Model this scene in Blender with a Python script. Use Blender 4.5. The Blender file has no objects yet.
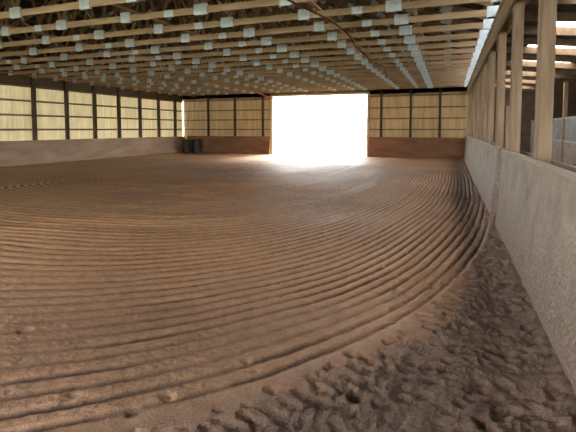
import bpy, math, random
import numpy as np
from mathutils import Vector, Matrix
random.seed(3); rng=np.random.default_rng(5)
S=bpy.context.scene
S.view_settings.view_transform='Standard'
XL,XR,YF,YB=-19.3,0.90,28.4,-4.0
EAVE=4.3
RIDX=(XL+XR)/2; RISE=3.3
CAMH=1.78

# ---------------------------------------------------------------- materials
def newmat(name):
    m=bpy.data.materials.new(name); m.use_nodes=True
    nt=m.node_tree; return m,nt,nt.nodes['Principled BSDF']
def mat(name,c1,c2=None,rough=.8,scale=(3,3,3),metal=0,bump=.0,detail=4,trans=0,spec=.3):
    m,nt,p=newmat(name); N=nt.nodes; L=nt.links
    c2=c2 or tuple(c*.75 for c in c1)
    tc=N.new('ShaderNodeTexCoord'); mp=N.new('ShaderNodeMapping'); mp.inputs['Scale'].default_value=scale
    no=N.new('ShaderNodeTexNoise'); no.inputs['Scale'].default_value=1; no.inputs['Detail'].default_value=detail
    cr=N.new('ShaderNodeValToRGB'); cr.color_ramp.elements[0].position=.32; cr.color_ramp.elements[1].position=.68
    cr.color_ramp.elements[0].color=(*c2,1); cr.color_ramp.elements[1].color=(*c1,1)
    L.new(tc.outputs['Object'],mp.inputs[0]); L.new(mp.outputs[0],no.inputs['Vector']); L.new(no.outputs['Fac'],cr.inputs[0])
    L.new(cr.outputs[0],p.inputs['Base Color'])
    p.inputs['Roughness'].default_value=rough; p.inputs['Metallic'].default_value=metal
    p.inputs['Specular IOR Level'].default_value=spec
    if bump:
        b=N.new('ShaderNodeBump'); b.inputs['Strength'].default_value=bump; b.inputs['Distance'].default_value=.02
        L.new(no.outputs['Fac'],b.inputs['Height']); L.new(b.outputs[0],p.inputs['Normal'])
    if trans:
        t=N.new('ShaderNodeBsdfTranslucent'); L.new(cr.outputs[0],t.inputs[0])
        mx=N.new('ShaderNodeMixShader'); mx.inputs[0].default_value=trans
        L.new(p.outputs[0],mx.inputs[1]); L.new(t.outputs[0],mx.inputs[2])
        L.new(mx.outputs[0],N['Material Output'].inputs[0])
    return m
M_chord=mat('truss_lumber',(.50,.37,.25),(.34,.24,.15),scale=(1.2,.8,9))
M_web_shaded=mat('truss_web_lumber_shaded',(.30,.20,.115),(.19,.125,.07),scale=(4,.8,4))  # chord lumber again, with the shade under the roof put into its colour
M_purlin=mat('purlin_lumber',(.16,.105,.06),(.10,.065,.038),scale=(6,1,6))
M_plate=mat('galvanized_plate',(.66,.76,.86),(.50,.59,.68),rough=.5,metal=.1,scale=(9,9,9))  # pale blue of the sky reflection is put into the base colour
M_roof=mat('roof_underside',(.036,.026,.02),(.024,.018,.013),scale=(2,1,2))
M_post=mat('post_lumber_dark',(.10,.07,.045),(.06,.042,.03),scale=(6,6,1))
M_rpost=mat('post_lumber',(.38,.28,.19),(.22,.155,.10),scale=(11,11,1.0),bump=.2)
M_beam=mat('header_lumber',(.36,.265,.17),(.23,.165,.10),scale=(8,.7,8))
M_panelL=mat('siding_cream',(.68,.57,.36),(.52,.44,.27),scale=(1,5,.6),trans=.06,rough=.6)
M_panelF=mat('siding_tan',(.48,.34,.185),(.36,.255,.135),scale=(5,1,.6),trans=.02,rough=.6)
M_kickL=mat('kickboard_plywood_left',(.44,.32,.225),(.31,.215,.145),scale=(2,.7,3))
M_kickF=mat('kickboard_brown',(.30,.155,.085),(.21,.105,.06),scale=(.8,2,3))
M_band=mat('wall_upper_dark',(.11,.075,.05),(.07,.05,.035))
M_girt=mat('girt_lumber',(.22,.15,.09),(.14,.10,.06),scale=(2,2,8))
M_cap=mat('cap_board',(.42,.36,.30),(.30,.24,.19),scale=(10,1,10))
M_cord=mat('orange_cord',(.55,.22,.07)); M_wire=mat('dark_wire',(.20,.075,.035))
M_barrel=mat('barrel_plastic',(.05,.04,.04),rough=.4)
M_stall=mat('stall_boards',(.42,.36,.30),(.30,.24,.19),scale=(2,2,9))
M_bars=mat('stall_steel',(.5,.53,.55),rough=.4,metal=.6)
M_sky=mat('skylight_fiberglass',(.95,.95,.93),(.9,.9,.88),trans=.9)
M_conc=mat('aisle_dirt',(.30,.23,.18),(.22,.16,.12),scale=(2,2,2))
M_grass=mat('outside_gravel_grass',(.42,.46,.28),(.34,.38,.22),scale=(.5,.5,.5))
M_door=mat('door_trim_white',(.6,.52,.4),(.5,.42,.3))

def kick_mat():
    m,nt,p=newmat('kickboard_scuffed'); N=nt.nodes; L=nt.links
    tc=N.new('ShaderNodeTexCoord'); g=N.new('ShaderNodeSeparateXYZ'); L.new(tc.outputs['Object'],g.inputs[0])
    n1=N.new('ShaderNodeTexNoise'); n1.inputs['Scale'].default_value=2.6; n1.inputs['Detail'].default_value=10; n1.inputs['Roughness'].default_value=.72
    n2=N.new('ShaderNodeTexNoise'); n2.inputs['Scale'].default_value=38; n2.inputs['Detail'].default_value=3
    for n in (n1,n2): L.new(tc.outputs['Object'],n.inputs['Vector'])
    c1=N.new('ShaderNodeValToRGB'); e=c1.color_ramp.elements; e[0].position=.34;e[1].position=.68
    e[0].color=(.20,.155,.125,1); e[1].color=(.38,.32,.275,1); L.new(n1.outputs[0],c1.inputs[0])
    mr=N.new('ShaderNodeMapRange'); mr.inputs[1].default_value=0; mr.inputs[2].default_value=1.1; mr.inputs[3].default_value=.20; mr.inputs[4].default_value=-.06
    L.new(g.outputs[2],mr.inputs[0])
    ad=N.new('ShaderNodeMath'); ad.operation='ADD'; L.new(n2.outputs[0],ad.inputs[0]); L.new(mr.outputs[0],ad.inputs[1])
    ad2=N.new('ShaderNodeMath'); ad2.operation='MULTIPLY_ADD'; ad2.inputs[1].default_value=.35; L.new(n1.outputs[0],ad2.inputs[0]); L.new(ad.outputs[0],ad2.inputs[2])
    c2=N.new('ShaderNodeValToRGB'); c2.color_ramp.elements[0].position=.70; c2.color_ramp.elements[1].position=.9; L.new(ad2.outputs[0],c2.inputs[0])
    mx=N.new('ShaderNodeMixRGB'); L.new(c2.outputs[0],mx.inputs[0]); L.new(c1.outputs[0],mx.inputs[1]); mx.inputs[2].default_value=(.16,.105,.075,1)
    L.new(mx.outputs[0],p.inputs['Base Color']); p.inputs['Roughness'].default_value=.75
    b=N.new('ShaderNodeBump'); b.inputs['Strength'].default_value=.1; b.inputs['Distance'].default_value=.01
    L.new(n2.outputs[0],b.inputs['Height']); L.new(b.outputs[0],p.inputs['Normal'])
    return m
M_kick=kick_mat()

# ---------------------------------------------------------------- builder
class B:
    def __init__(s): s.v=[];s.f=[];s.m=[];s.mats=[]
    def mi(s,m):
        if m not in s.mats: s.mats.append(m)
        return s.mats.index(m)
    def hexa(s,pts,m):
        o=len(s.v); s.v+= [tuple(p) for p in pts]; i=s.mi(m)
        for q in ((0,3,2,1),(4,5,6,7),(0,1,5,4),(1,2,6,5),(2,3,7,6),(3,0,4,7)):
            s.f.append(tuple(o+k for k in q)); s.m.append(i)
    def box(s,x0,x1,y0,y1,z0,z1,m):
        s.hexa([(x0,y0,z0),(x1,y0,z0),(x1,y1,z0),(x0,y1,z0),(x0,y0,z1),(x1,y0,z1),(x1,y1,z1),(x0,y1,z1)],m)
    def beam(s,a,b,w,h,m,up=(0,0,1)):
        a=Vector(a);b=Vector(b);d=(b-a).normalized();u=Vector(up)
        r=d.cross(u).normalized()*w/2; u=r.cross(d).normalized()*h/2
        s.hexa([a-r-u,a+r-u,b+r-u,b-r-u,a-r+u,a+r+u,b+r+u,b-r+u],m)
    def obj(s,name,parent=None,bevel=0):
        me=bpy.data.meshes.new(name); me.from_pydata(s.v,[],s.f)
        for m in s.mats: me.materials.append(m)
        me.polygons.foreach_set('material_index',s.m); me.update()
        o=bpy.data.objects.new(name,me); S.collection.objects.link(o)
        if parent: o.parent=parent
        if bevel:
            bv=o.modifiers.new('bev','BEVEL'); bv.width=bevel; bv.segments=2
        return o
def sheet(b,axis,c,u0,u1,z0,z1,m,pitch=.23,depth=.02,sgn=1):
    """ribbed metal siding sheet: ribs run vertically"""
    n=int((u1-u0)/pitch)
    prof=[(u0,0)]
    for i in range(n):
        u=u0+(i+.5)*pitch
        prof+=[(u-.035,0),(u-.018,depth),(u+.018,depth),(u+.035,0)]
    prof.append((u1,0)); mi=b.mi(m)
    for (ua,da),(ub,db) in zip(prof[:-1],prof[1:]):
        o=len(b.v)
        P=lambda u,d,z:(c+sgn*d,u,z) if axis=='x' else (u,c+sgn*d,z)
        b.v+=[P(ua,da,z0),P(ub,db,z0),P(ub,db,z1),P(ua,da,z1)]
        b.f.append((o,o+1,o+2,o+3)); b.m.append(mi)

# ---------------------------------------------------------------- sand floor
T=rng.random((512,512))
def vn(x,y):
    xi=np.floor(x).astype(int);yi=np.floor(y).astype(int);fx=x-xi;fy=y-yi
    fx=fx*fx*(3-2*fx);fy=fy*fy*(3-2*fy)
    a=T[xi%512,yi%512];b=T[(xi+1)%512,yi%512];c=T[xi%512,(yi+1)%512];d=T[(xi+1)%512,(yi+1)%512]
    return (a*(1-fx)+b*fx)*(1-fy)+(c*(1-fx)+d*fx)*fy
def fbm(x,y,o=4,g=.5):
    r=0;a=1;t=0
    for i in range(o):
        ca,sa=math.cos(i*1.1+.4),math.sin(i*1.1+.4)
        r=r+a*vn((x*ca-y*sa)*2**i+37*i+100,(x*sa+y*ca)*2**i+91*i+100);t+=a;a*=g
    return r/t
def seg(a,b,st): return np.arange(a,b-1e-6,st)
xs=np.concatenate([seg(-19.4,-12,.15),seg(-12,-6,.06),seg(-6,-3,.022),seg(-3,1.1,.011),[1.1]])
ys=np.concatenate([seg(-4,1.7,.12),seg(1.7,7,.0125),seg(7,13,.028),seg(13,28.7,.1),[28.7]])
X,Y=np.meshgrid(xs,ys)
PW=3.7
def sfun(X,Y):
    dx=np.abs(X+9)/9.6; dy=np.clip(20-Y,0,None)/18.7
    return (dx**PW+dy**PW)**(1/PW)*9.6
sc=sfun(X,Y)
s=sc+ .15*(fbm(X*.4,Y*.25,2)-.5)+.025*(fbm(X*1.8,Y*1.2,2)-.5)+.010*(fbm(X*14,Y*14,2)-.5)
th=np.arctan2((Y-15)/15,(X+9)/9.6)*13.0
sm=lambda a,b,x: np.clip((x-a)/(b-a),0,1)**2*(3-2*np.clip((x-a)/(b-a),0,1))
WL=.112
ph=np.abs(((s/WL)%1)-.5)*2
groove=1-sm(.3,1.0,ph)
LIM=10.12
inner=1-sm(LIM-.08,LIM+.08,s)
cell=vn(np.floor(s/WL+.5)*3.7+.3,th*.3)
patch=.38+.62*sm(.30,.66,fbm(X*.6+5,Y*.45,4,.6))
pb=((s+.05)%1.9)/1.9
patch=patch*(.6+.4*sm(.0,.2,np.abs(pb-.5)*2))*(.5+.5*sm(.2,.7,cell))
near_flat=1-.55*sm(-2.2,-3.4,X)*sm(5.0,3.0,Y)
fadeX=sm(-12,-7,X)
H=np.zeros_like(X)
H+= inner*(groove-1)*.030*patch*near_flat*(.25+.75*fadeX)*(1-.35*sm(14,24,Y))
H+= inner*.010*np.exp(-((pb-.5)*1.9/.05)**2)*(.4+.6*patch)
H+= .006*np.exp(-((s-LIM-.03)/.06)**2)*(.5+.5*patch)
H+= inner*(.3+.7*groove)*.020*(fbm(X*28,Y*28,3,.8)-.5)
def band(s0,hw,ph_):
    d=(s-s0); w=np.clip(1-(np.abs(d)/hw)**6,0,1)
    l=np.sin((th+ph_+np.abs(d)*.9+.05*(fbm(X*3,Y*3,2)-.5))*2*np.pi/.12+np.where(d>0,np.pi,0))
    return w*(.012*sm(-.1,.3,l)-.010)
tb=band(LIM+.24,.11,0)*sm(.42,.54,fbm(X*1.6,Y*1.6,3)+.02)+.8*band(LIM+.60,.10,.05)*sm(.47,.58,fbm(X*1.4+8,Y*1.4,3))
H+=tb*(1-sm(10,15,Y))
outer=sm(LIM,LIM+.3,s)
wall=sm(-.1,.4,X)*sm(6,9,Y)
rough=np.clip(.06+outer*.7+wall*.5,0,1.0)
f1=fbm(X*20,Y*20,4,.8)
H+=rough*(.028*(fbm(X*1.8,Y*1.8,3,.5)-.5)+.030*(fbm(X*7,Y*7,2)-.5)+.034*(f1-.5))*(.6+.4*(1-sm(10,18,Y)))
cl=sm(.72,.82,vn(X*34+7,Y*34+3))*sm(.42,.65,fbm(X*2.3+9,Y*2.3,2))
H+=rough*.014*cl
H+=.018*(fbm(X*.35,Y*.35,2)-.5)
H+=.07*sm(.45,.95,X)*(1-.5*sm(8,16,Y))+ -.03*np.exp(-((X-.45)/.2)**2)*sm(5,9,Y)
H+=.12*sm(-18.2,-19.2,X)
def dent(cx,cy,rx,dep,ang=0,k=1.15):
    i0,i1=np.searchsorted(xs,[cx-rx*2.4,cx+rx*2.4]); j0,j1=np.searchsorted(ys,[cy-rx*2.4,cy+rx*2.4])
    if i1-i0<2 or j1-j0<2: return
    x=X[j0:j1,i0:i1]-cx;y=Y[j0:j1,i0:i1]-cy
    u=x*math.cos(ang)+y*math.sin(ang);v=-x*math.sin(ang)+y*math.cos(ang)
    r=np.sqrt((u/rx)**2+(v/(rx*k))**2)*(1+.4*(fbm(X[j0:j1,i0:i1]*24,Y[j0:j1,i0:i1]*24,2)-.5))
    H[j0:j1,i0:i1]+= -dep*np.exp(-(r**5))
n=0
while n<760:
    cx=random.uniform(-4.5,.8);cy=random.uniform(1.3,19)
    sv=float(sfun(np.array(cx),np.array(cy)))
    pr=.9 if sv>LIM+.05 else (.5 if cx>.15 else (.06 if sv>9.2 else 0))
    if random.random()<pr: dent(cx,cy,random.uniform(.025,.055),random.uniform(.010,.030),random.uniform(0,3.1)); n+=1
H-=.02
nx,ny=len(xs),len(ys)
co=np.stack([X,Y,H],-1).reshape(-1,3)
idx=np.arange(nx*ny).reshape(ny,nx)
q=np.stack([idx[:-1,:-1],idx[:-1,1:],idx[1:,1:],idx[1:,:-1]],-1).reshape(-1,4)
me=bpy.data.meshes.new('floor'); me.vertices.add(len(co)); me.vertices.foreach_set('co',co.ravel())
me.loops.add(q.size); me.loops.foreach_set('vertex_index',q.ravel())
me.polygons.add(len(q)); me.polygons.foreach_set('loop_start',np.arange(0,q.size,4)); me.polygons.foreach_set('loop_total',np.full(len(q),4))
me.polygons.foreach_set('use_smooth',np.ones(len(q),bool)); me.update(calc_edges=True)
def attr(n,a):
    at=me.attributes.new(n,'FLOAT','POINT'); at.data.foreach_set('value',np.ascontiguousarray(a,dtype=np.float32).ravel())
attr('track',s); attr('inner',inner*patch*near_flat); attr('outer',rough)
attr('dark_sand',np.clip(outer*.65*(1-sm(8,13,Y))+.9*np.exp(-((X-.5)/.3)**2)*(1-.3*sm(16,26,Y))+.5*sm(5.5,2.0,Y),0,1))  # wet track by the wall, darker outer sand, darker towards the camera
fl=bpy.data.objects.new('floor',me); S.collection.objects.link(fl)
m,nt,p=newmat('arena_sand'); N=nt.nodes;L=nt.links
def A(n):
    a=N.new('ShaderNodeAttribute');a.attribute_name=n;return a.outputs['Fac']
def MA(op,a,b=None,c=None):
    n=N.new('ShaderNodeMath');n.operation=op
    for i,v in enumerate((a,b,c)):
        if v is None: continue
        if isinstance(v,(int,float)): n.inputs[i].default_value=v
        else: L.new(v,n.inputs[i])
    return n.outputs[0]
tc=N.new('ShaderNodeTexCoord')
def NO(sc,d=4,r=.5):
    n=N.new('ShaderNodeTexNoise');n.inputs['Scale'].default_value=sc;n.inputs['Detail'].default_value=d;n.inputs['Roughness'].default_value=r
    L.new(tc.outputs['Object'],n.inputs['Vector']);return n.outputs['Fac']
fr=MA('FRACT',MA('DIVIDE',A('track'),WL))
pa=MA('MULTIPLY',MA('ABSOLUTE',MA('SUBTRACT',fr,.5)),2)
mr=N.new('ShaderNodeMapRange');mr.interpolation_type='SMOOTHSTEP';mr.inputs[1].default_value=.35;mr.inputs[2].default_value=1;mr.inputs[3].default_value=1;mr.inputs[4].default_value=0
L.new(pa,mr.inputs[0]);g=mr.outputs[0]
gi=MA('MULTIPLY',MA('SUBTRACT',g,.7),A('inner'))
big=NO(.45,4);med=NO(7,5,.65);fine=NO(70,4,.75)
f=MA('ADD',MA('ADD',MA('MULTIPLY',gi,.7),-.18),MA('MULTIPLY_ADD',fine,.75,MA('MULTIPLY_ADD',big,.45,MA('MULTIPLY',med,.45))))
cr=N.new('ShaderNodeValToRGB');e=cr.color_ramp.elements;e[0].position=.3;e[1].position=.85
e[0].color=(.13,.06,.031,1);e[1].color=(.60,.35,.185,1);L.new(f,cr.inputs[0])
mx=N.new('ShaderNodeMixRGB');mx.blend_type='MIX';L.new(A('dark_sand'),mx.inputs[0]);L.new(cr.outputs[0],mx.inputs[1])
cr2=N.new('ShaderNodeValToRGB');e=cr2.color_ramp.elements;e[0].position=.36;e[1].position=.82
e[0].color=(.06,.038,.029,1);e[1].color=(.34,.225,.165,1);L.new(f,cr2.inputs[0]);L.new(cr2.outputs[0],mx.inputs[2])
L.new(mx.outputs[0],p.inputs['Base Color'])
p.inputs['Roughness'].default_value=.55;p.inputs['Specular IOR Level'].default_value=.45
h=MA('ADD',MA('MULTIPLY',gi,.014),MA('MULTIPLY_ADD',fine,MA('MULTIPLY_ADD',A('outer'),.018,.016),MA('MULTIPLY',med,.014)))
b=N.new('ShaderNodeBump');b.inputs['Strength'].default_value=.9;b.inputs['Distance'].default_value=1.0
L.new(h,b.inputs['Height']);L.new(b.outputs[0],p.inputs['Normal'])
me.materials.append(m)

# ---------------------------------------------------------------- walls
posts_y=[15.6+1.95*k for k in range(-10,7)]
w=B()
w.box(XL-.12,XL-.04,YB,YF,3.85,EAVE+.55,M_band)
sheet(w,'x',XL-.10,YB,YF,1.0,3.9,M_panelL)
w.obj('wall_left')
w=B()
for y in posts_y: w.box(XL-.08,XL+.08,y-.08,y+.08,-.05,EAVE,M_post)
w.obj('wall_left_posts')
w=B()
for z in (1.75,2.45,3.15,3.85): w.box(XL-.075,XL-.03,YB,YF,z-.045,z+.045,M_girt)
w.obj('trim_1')
w=B()
w.hexa([(XL+.02,YB,-.1),(XL+.45,YB,-.1),(XL+.45,YF,-.1),(XL+.02,YF,-.1),(XL+.02,YB,1.22),(XL+.12,YB,1.22),(XL+.12,YF,1.22),(XL+.02,YF,1.22)],M_kickL)
w.obj('baseboard_left')
DX0,DX1,DH=-11.85,-5.1,4.06
w=B()
for a,c in ((XL-.1,DX0-.1),(DX1+.1,XR+.3)):
    sheet(w,'y',YF+.1,a,c,1.0,3.95,M_panelF,sgn=-1)
    w.box(a,c,YF+.06,YF+.14,3.95,EAVE+.15,M_panelF)
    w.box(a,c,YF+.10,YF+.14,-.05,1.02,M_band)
w.box(XL-.1,XR+.3,YF+.06,YF+.14,DH,EAVE+.2,M_girt)
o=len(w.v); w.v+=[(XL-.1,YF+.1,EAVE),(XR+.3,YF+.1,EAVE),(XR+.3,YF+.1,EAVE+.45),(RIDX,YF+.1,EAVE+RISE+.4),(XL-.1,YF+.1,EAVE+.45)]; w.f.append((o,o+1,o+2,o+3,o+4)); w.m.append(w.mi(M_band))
w.obj('wall_far')
w=B()  # end wall behind the camera with its own open doorway
RD0,RD1=-12.5,-2.5
for a,c in ((XL-.1,RD0),(RD1,XR+.3)):
    w.box(a,c,YB-.12,YB-.04,-.05,1.25,M_kickF); w.box(a,c,YB-.12,YB-.04,1.25,EAVE+.2,M_panelF)
o=len(w.v); w.v+=[(XL-.1,YB-.08,EAVE),(XR+.3,YB-.08,EAVE),(XR+.3,YB-.08,EAVE+.45),(RIDX,YB-.08,EAVE+RISE+.4),(XL-.1,YB-.08,EAVE+.45)]; w.f.append((o,o+1,o+2,o+3,o+4)); w.m.append(w.mi(M_band))
w.obj('wall_near')
w=B()
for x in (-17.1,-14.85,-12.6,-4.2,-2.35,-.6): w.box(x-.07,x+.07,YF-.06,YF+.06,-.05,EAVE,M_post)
for z in (1.75,2.45,3.15,3.9):
    for a,c in ((XL+.1,DX0-.15),(DX1+.15,XR)): w.box(a,c,YF+.0,YF+.05,z-.04,z+.04,M_girt)
w.obj('wall_far_posts')
w=B()
for a,c in ((XL+.4,DX0-.12),(DX1+.12,XR+.0)):
    w.hexa([(a,YF-.4,-.1),(c,YF-.4,-.1),(c,YF-.08,-.1),(a,YF-.08,-.1),(a,YF-.15,1.25),(c,YF-.15,1.25),(c,YF-.08,1.25),(a,YF-.08,1.25)],M_kickF)
w.obj('baseboard_far')
w=B()
for x in (DX0-.05,DX1+.05): w.box(x-.07,x+.07,YF-.12,YF+.16,-.05,DH,M_door)
w.box(DX0-.12,DX1+.12,YF-.12,YF+.05,DH,DH+.12,M_door)
w.obj('door_frame')

PY=[5.85+2.4*k for k in range(-3,10)]
w=B()
for y in PY:
    if y<YF-.3: w.box(XR+.06,XR+.21,y-.12,y+.12,-.05,EAVE-.1,M_rpost)
w.box(XR+.06,XR+.2,8.72,8.86,-.05,2.2,M_rpost)
w.obj('wall_right_posts',bevel=.006)
w=B()
w.box(XR+.02,XR+.058,YB,YF,3.85,4.22,M_beam); w.box(XR+.212,XR+.25,YB,YF,3.85,4.22,M_beam)
w.box(XR+.0,XR+.06,YB,YF,4.22,EAVE+.03,M_beam)
w.obj('header_beam')
w=B()
KT=1.39
def kick(y0,y1,xb,xt):
    w.hexa([(xb,y0,-.1),(XR+.06,y0,-.1),(XR+.06,y1,-.1),(xb,y1,-.1),(xt,y0,KT),(XR+.06,y0,KT),(XR+.06,y1,KT),(xt,y1,KT)],M_kick)
yy=YB
while yy<8.6:
    y1=min(yy+2.4,8.62); kick(yy,y1-.006,XR-.10,XR+.02); yy=y1
    if y1>=8.62: break
yy=9.6
while yy<YF-.1:
    y1=min(yy+2.4,YF-.05); kick(yy,y1-.006,XR-.10,XR+.02); yy=y1
w.obj('wall_right')
w=B(); w.box(XR-.02,XR+.055,YB,8.64,KT,KT+.04,M_cap); w.box(XR-.02,XR+.055,9.6,YF-.1,KT,KT+.04,M_cap)
for y in PY:
    w.box(XR+.215,XR+.25,y-1.1,y+1.1,KT-.2,KT+.03,M_cap)
w.obj('trim_2',bevel=.005)
w=B()   # narrow people gate in the right wall
for z in (.15,.5,.85,1.2): w.box(XR+.08,XR+.12,8.88,9.58,z,z+.1,M_stall)
w.beam((XR+.13,8.9,.2),(XR+.13,9.55,1.25),.03,.08,M_stall)
w.box(XR+.07,XR+.13,8.87,8.95,.1,1.34,M_stall);w.box(XR+.07,XR+.13,9.5,9.58,.1,1.34,M_stall)
w.obj('door_1')

# ---------------------------------------------------------------- roof and trusses
def roofz(x): return EAVE+.25+RISE*(1-abs(x-RIDX)/(RIDX-XL))
w=B()
for xa,xb in ((XL-.3,RIDX),(RIDX,XR+.3)):
    za,zb=roofz(xa)+.2,roofz(xb)+.2
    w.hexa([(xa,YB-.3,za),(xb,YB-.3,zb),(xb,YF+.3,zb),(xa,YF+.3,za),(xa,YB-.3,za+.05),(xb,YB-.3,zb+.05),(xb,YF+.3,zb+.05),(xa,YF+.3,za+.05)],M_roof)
x=XL+.2
while x<XR:
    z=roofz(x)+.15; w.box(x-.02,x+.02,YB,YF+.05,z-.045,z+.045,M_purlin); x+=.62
w.obj('ceiling')
w=B();pl=B()
npan=10
ty=[YF-.6-1.22*k for k in range(26)]
bx=[XL+.1+(XR-XL-.15)*i/npan for i in range(npan+1)]
def plate(x,y,z,sx=.32,sz=.24,r=0):
    for dy in (-.024,.024):
        c,sn=math.cos(r),math.sin(r)
        P=[(x+u*c-v*sn,y+dy+e,z+u*sn+v*c) for e in(-.002,.002) for u,v in((-sx/2,-sz/2),(sx/2,-sz/2),(sx/2,sz/2),(-sx/2,sz/2))]
        pl.hexa(P,M_plate)
sl=math.atan2(RISE,RIDX-XL)
for y in ty:
    w.box(XL+.1,XR+.0,y-.02,y+.02,EAVE+.0,EAVE+.14,M_chord)
    for xa,xb in ((XL+.1,RIDX),(RIDX,XR-.05)):
        w.beam((xa,y,roofz(xa)),(xb,y,roofz(xb)),.04,.17,M_web_shaded)
    tops=[(bx[i]+bx[i+1])/2 for i in range(npan)]
    for i in range(npan+1):
        x=bx[i]; zb=EAVE+.09
        if 0<i<npan:
            for t in (tops[i-1],tops[i]):
                w.beam((x,y,zb),(t,y,roofz(t)),.04,.09,M_web_shaded)
        plate(x+random.uniform(-.02,.02),y,EAVE+.09,.33 if i%2 else .27,.23)
        if 0<i<npan: plate(x,y,roofz(x)+.0,.22,.12,sl if x<RIDX else -sl)
    for t in tops: plate(t,y,roofz(t)-.05,.28,.2,sl if t<RIDX else -sl)
    for t in (tops[1],tops[4],tops[6],tops[8]): plate(t+.2,y,EAVE+.07,.24,.15)
for i in (1,2,4,6,8,9):
    x=bx[i]+.35; w.box(x-.045,x+.045,ty[-1]-.1,YF,EAVE+.142,EAVE+.18,M_chord)
for x0 in (bx[2],bx[5],bx[7]):
    for k in range(0,22,5):
        w.beam((x0,ty[k],EAVE+.3),(x0,ty[min(k+3,25)],roofz(x0)-.1),.04,.09,M_chord)
tr=w.obj('roof_trusses'); pl.obj('truss_gusset_plates',parent=tr)

# ---------------------------------------------------------------- cords
def cord(name,pts,r,m):
    c=bpy.data.curves.new(name,'CURVE');c.dimensions='3D';c.bevel_depth=r;c.bevel_resolution=2
    sp=c.splines.new('NURBS');sp.points.add(len(pts)-1)
    for q_,p_ in zip(sp.points,pts): q_.co=(*p_,1)
    sp.use_endpoint_u=True;sp.order_u=3
    o=bpy.data.objects.new(name,c);c.materials.append(m);S.collection.objects.link(o)
pts=[]
for k in range(0,20):
    y=10+k*.96; pts.append((XL+1.2+.1*math.sin(k*2),y,EAVE-.02-(.10 if k%2 else 0)))
cord('extension_cord',pts,.024,M_cord)
pts=[(-3.2,6.6,EAVE+.0),(-2.95,7.8,EAVE-.08),(-2.6,9.6,EAVE-.04),(-2.45,11.2,EAVE-.12),(-2.75,13.1,EAVE-.04),(-2.6,15.5,EAVE-.14),(-2.5,17.8,EAVE-.03),(-2.8,20,EAVE-.16),(-3.0,22,EAVE)]
cord('extension_cord.001',pts,.02,M_wire)
pts=[(-11.8,24.6,EAVE),(-11,25.5,EAVE-.5),(-10.0,26.5,EAVE-.75),(-9.2,27.5,EAVE-.45),(-8.4,28.2,EAVE)]
cord('extension_cord.002',pts,.026,M_cord)

# ---------------------------------------------------------------- barrels
def barrel(name,x,y):
    prof=[(0,0),(.27,0),(.29,.03),(.285,.28),(.30,.30),(.285,.32),(.285,.58),(.30,.60),(.285,.62),(.29,.86),(.27,.89),(.25,.87),(0,.87)]
    v=[];f=[];n=24
    for r,z in prof:
        for i in range(n): a=2*math.pi*i/n; v.append((r*math.cos(a),r*math.sin(a),z*1.15))
    for j in range(len(prof)-1):
        for i in range(n): f.append((j*n+i,j*n+(i+1)%n,(j+1)*n+(i+1)%n,(j+1)*n+i))
    m_=bpy.data.meshes.new(name);m_.from_pydata(v,[],f);m_.materials.append(M_barrel)
    o=bpy.data.objects.new(name,m_);o.location=(x,y,.0);S.collection.objects.link(o)
barrel('plastic_barrel',-18.3,27.3); barrel('plastic_barrel.001',-17.6,27.5)

# ---------------------------------------------------------------- stable aisle on the right
w=B(); w.box(XR+.26,8.2,YB,YF+.1,-.12,-.02,M_conc); w.obj('aisle_floor')
w=B(); sheet(w,'x',8.1,YB,YF,-.02,3.8,M_panelF); w.box(XR+.26,8.1,YF+.06,YF+.12,-.02,4.6,M_band);w.box(XR+.3,8.1,YB-.12,YB-.06,-.02,4.6,M_band); w.obj('wall_right_outer')
def az(x): return 4.45-(x-1.2)*.11
sky=[(y,y+1.0) for y in (3.4,6.2,9.0,11.8,14.6,17.4,20.2,23.0,25.8)]
w=B();g_=B()
def slab(b,x0,x1,y0,y1,m): b.hexa([(x0,y0,az(x0)),(x1,y0,az(x1)),(x1,y1,az(x1)),(x0,y1,az(x0)),(x0,y0,az(x0)+.03),(x1,y0,az(x1)+.03),(x1,y1,az(x1)+.03),(x0,y1,az(x0)+.03)],m)
slab(w,XR+.26,2.2,YB,YF,M_roof);slab(w,4.0,8.2,YB,YF,M_roof)
prev=YB
for y0,y1 in sky:
    slab(w,2.2,4.0,prev,y0,M_roof)
    z=az(2.2)+.02;z2=az(4.0)+.02; o=len(g_.v); g_.v+=[(2.2,y0,z),(4.0,y0,z2),(4.0,y1,z2),(2.2,y1,z)]; g_.f.append((o,o+1,o+2,o+3)); g_.m.append(g_.mi(M_sky)); prev=y1
slab(w,2.2,4.0,prev,YF,M_roof)
k=-3.0
while k<YF:
    w.beam((XR+.26,k,az(1.2)-.12),(8.1,k,az(8.1)-.12),.04,.2,M_purlin);k+=1.4
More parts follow.
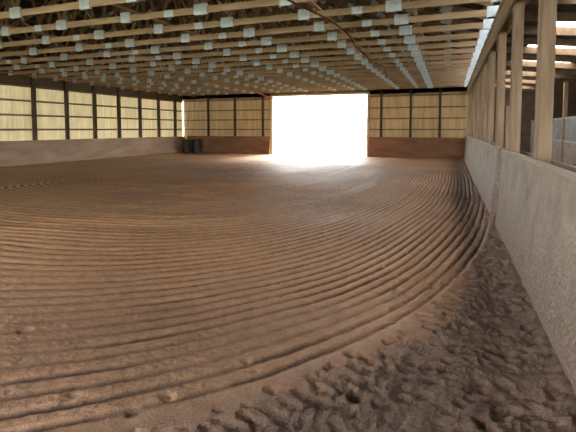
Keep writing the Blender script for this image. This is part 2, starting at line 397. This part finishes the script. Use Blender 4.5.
w.obj('aisle_ceiling');g_.obj('window_1')
for k in range(7):
    y0=1.0+k*3.9; w=B(); x=4.4
    w.box(x-.07,x+.07,y0,y0+.14,-.05,3.7,M_rpost)
    for z in np.arange(0,1.25,.19): w.box(x-.02,x+.02,y0+.14,y0+3.9,z,z+.182,M_stall)
    w.box(x-.03,x+.03,y0+.14,y0+3.9,1.25,1.31,M_bars); w.box(x-.03,x+.03,y0+.14,y0+3.9,2.2,2.26,M_bars)
    yy=y0+.24
    while yy<y0+3.9: w.box(x-.01,x+.01,yy-.01,yy+.01,1.3,2.2,M_bars); yy+=.1
    w.box(x-.05,x-.02,y0+1.3,y0+1.36,-.02,2.2,M_bars);w.box(x-.05,x-.02,y0+2.5,y0+2.56,-.02,2.2,M_bars)
    w.obj('stall_front' if k==0 else 'stall_front.%03d'%k)

# ---------------------------------------------------------------- outdoors
w=B(); w.box(-90,80,YF+.16,140,-.25,-.06,M_grass); w.box(-90,XL-.3,-60,YF+.16,-.25,-.06,M_grass); w.box(8.3,80,-60,YF+.16,-.25,-.06,M_grass); w.box(XL-.3,8.3,-60,YB,-.25,-.06,M_grass)
w.obj('ground')

# ---------------------------------------------------------------- light
wd=bpy.data.worlds.new('overcast_sky');S.world=wd;wd.use_nodes=True
bg=wd.node_tree.nodes['Background'];bg.inputs[0].default_value=(1,.98,.96,1);bg.inputs[1].default_value=15.0
sun=bpy.data.lights.new('sun','SUN');sun.energy=9;sun.angle=.35;sun.color=(1,.95,.88)
so=bpy.data.objects.new('sun',sun);S.collection.objects.link(so);so.rotation_euler=(math.radians(-58),math.radians(0),math.radians(-6))

cam=bpy.data.cameras.new('camera');co_=bpy.data.objects.new('camera',cam);S.collection.objects.link(co_)
cam.sensor_width=36;cam.lens=430/576*36;cam.clip_end=500
PIT=3.5
cam.shift_y=-(87-430*math.tan(math.radians(PIT)))/576
co_.location=(0,0,CAMH);co_.rotation_euler=(math.radians(90-PIT),0,math.radians(20.6));S.camera=co_
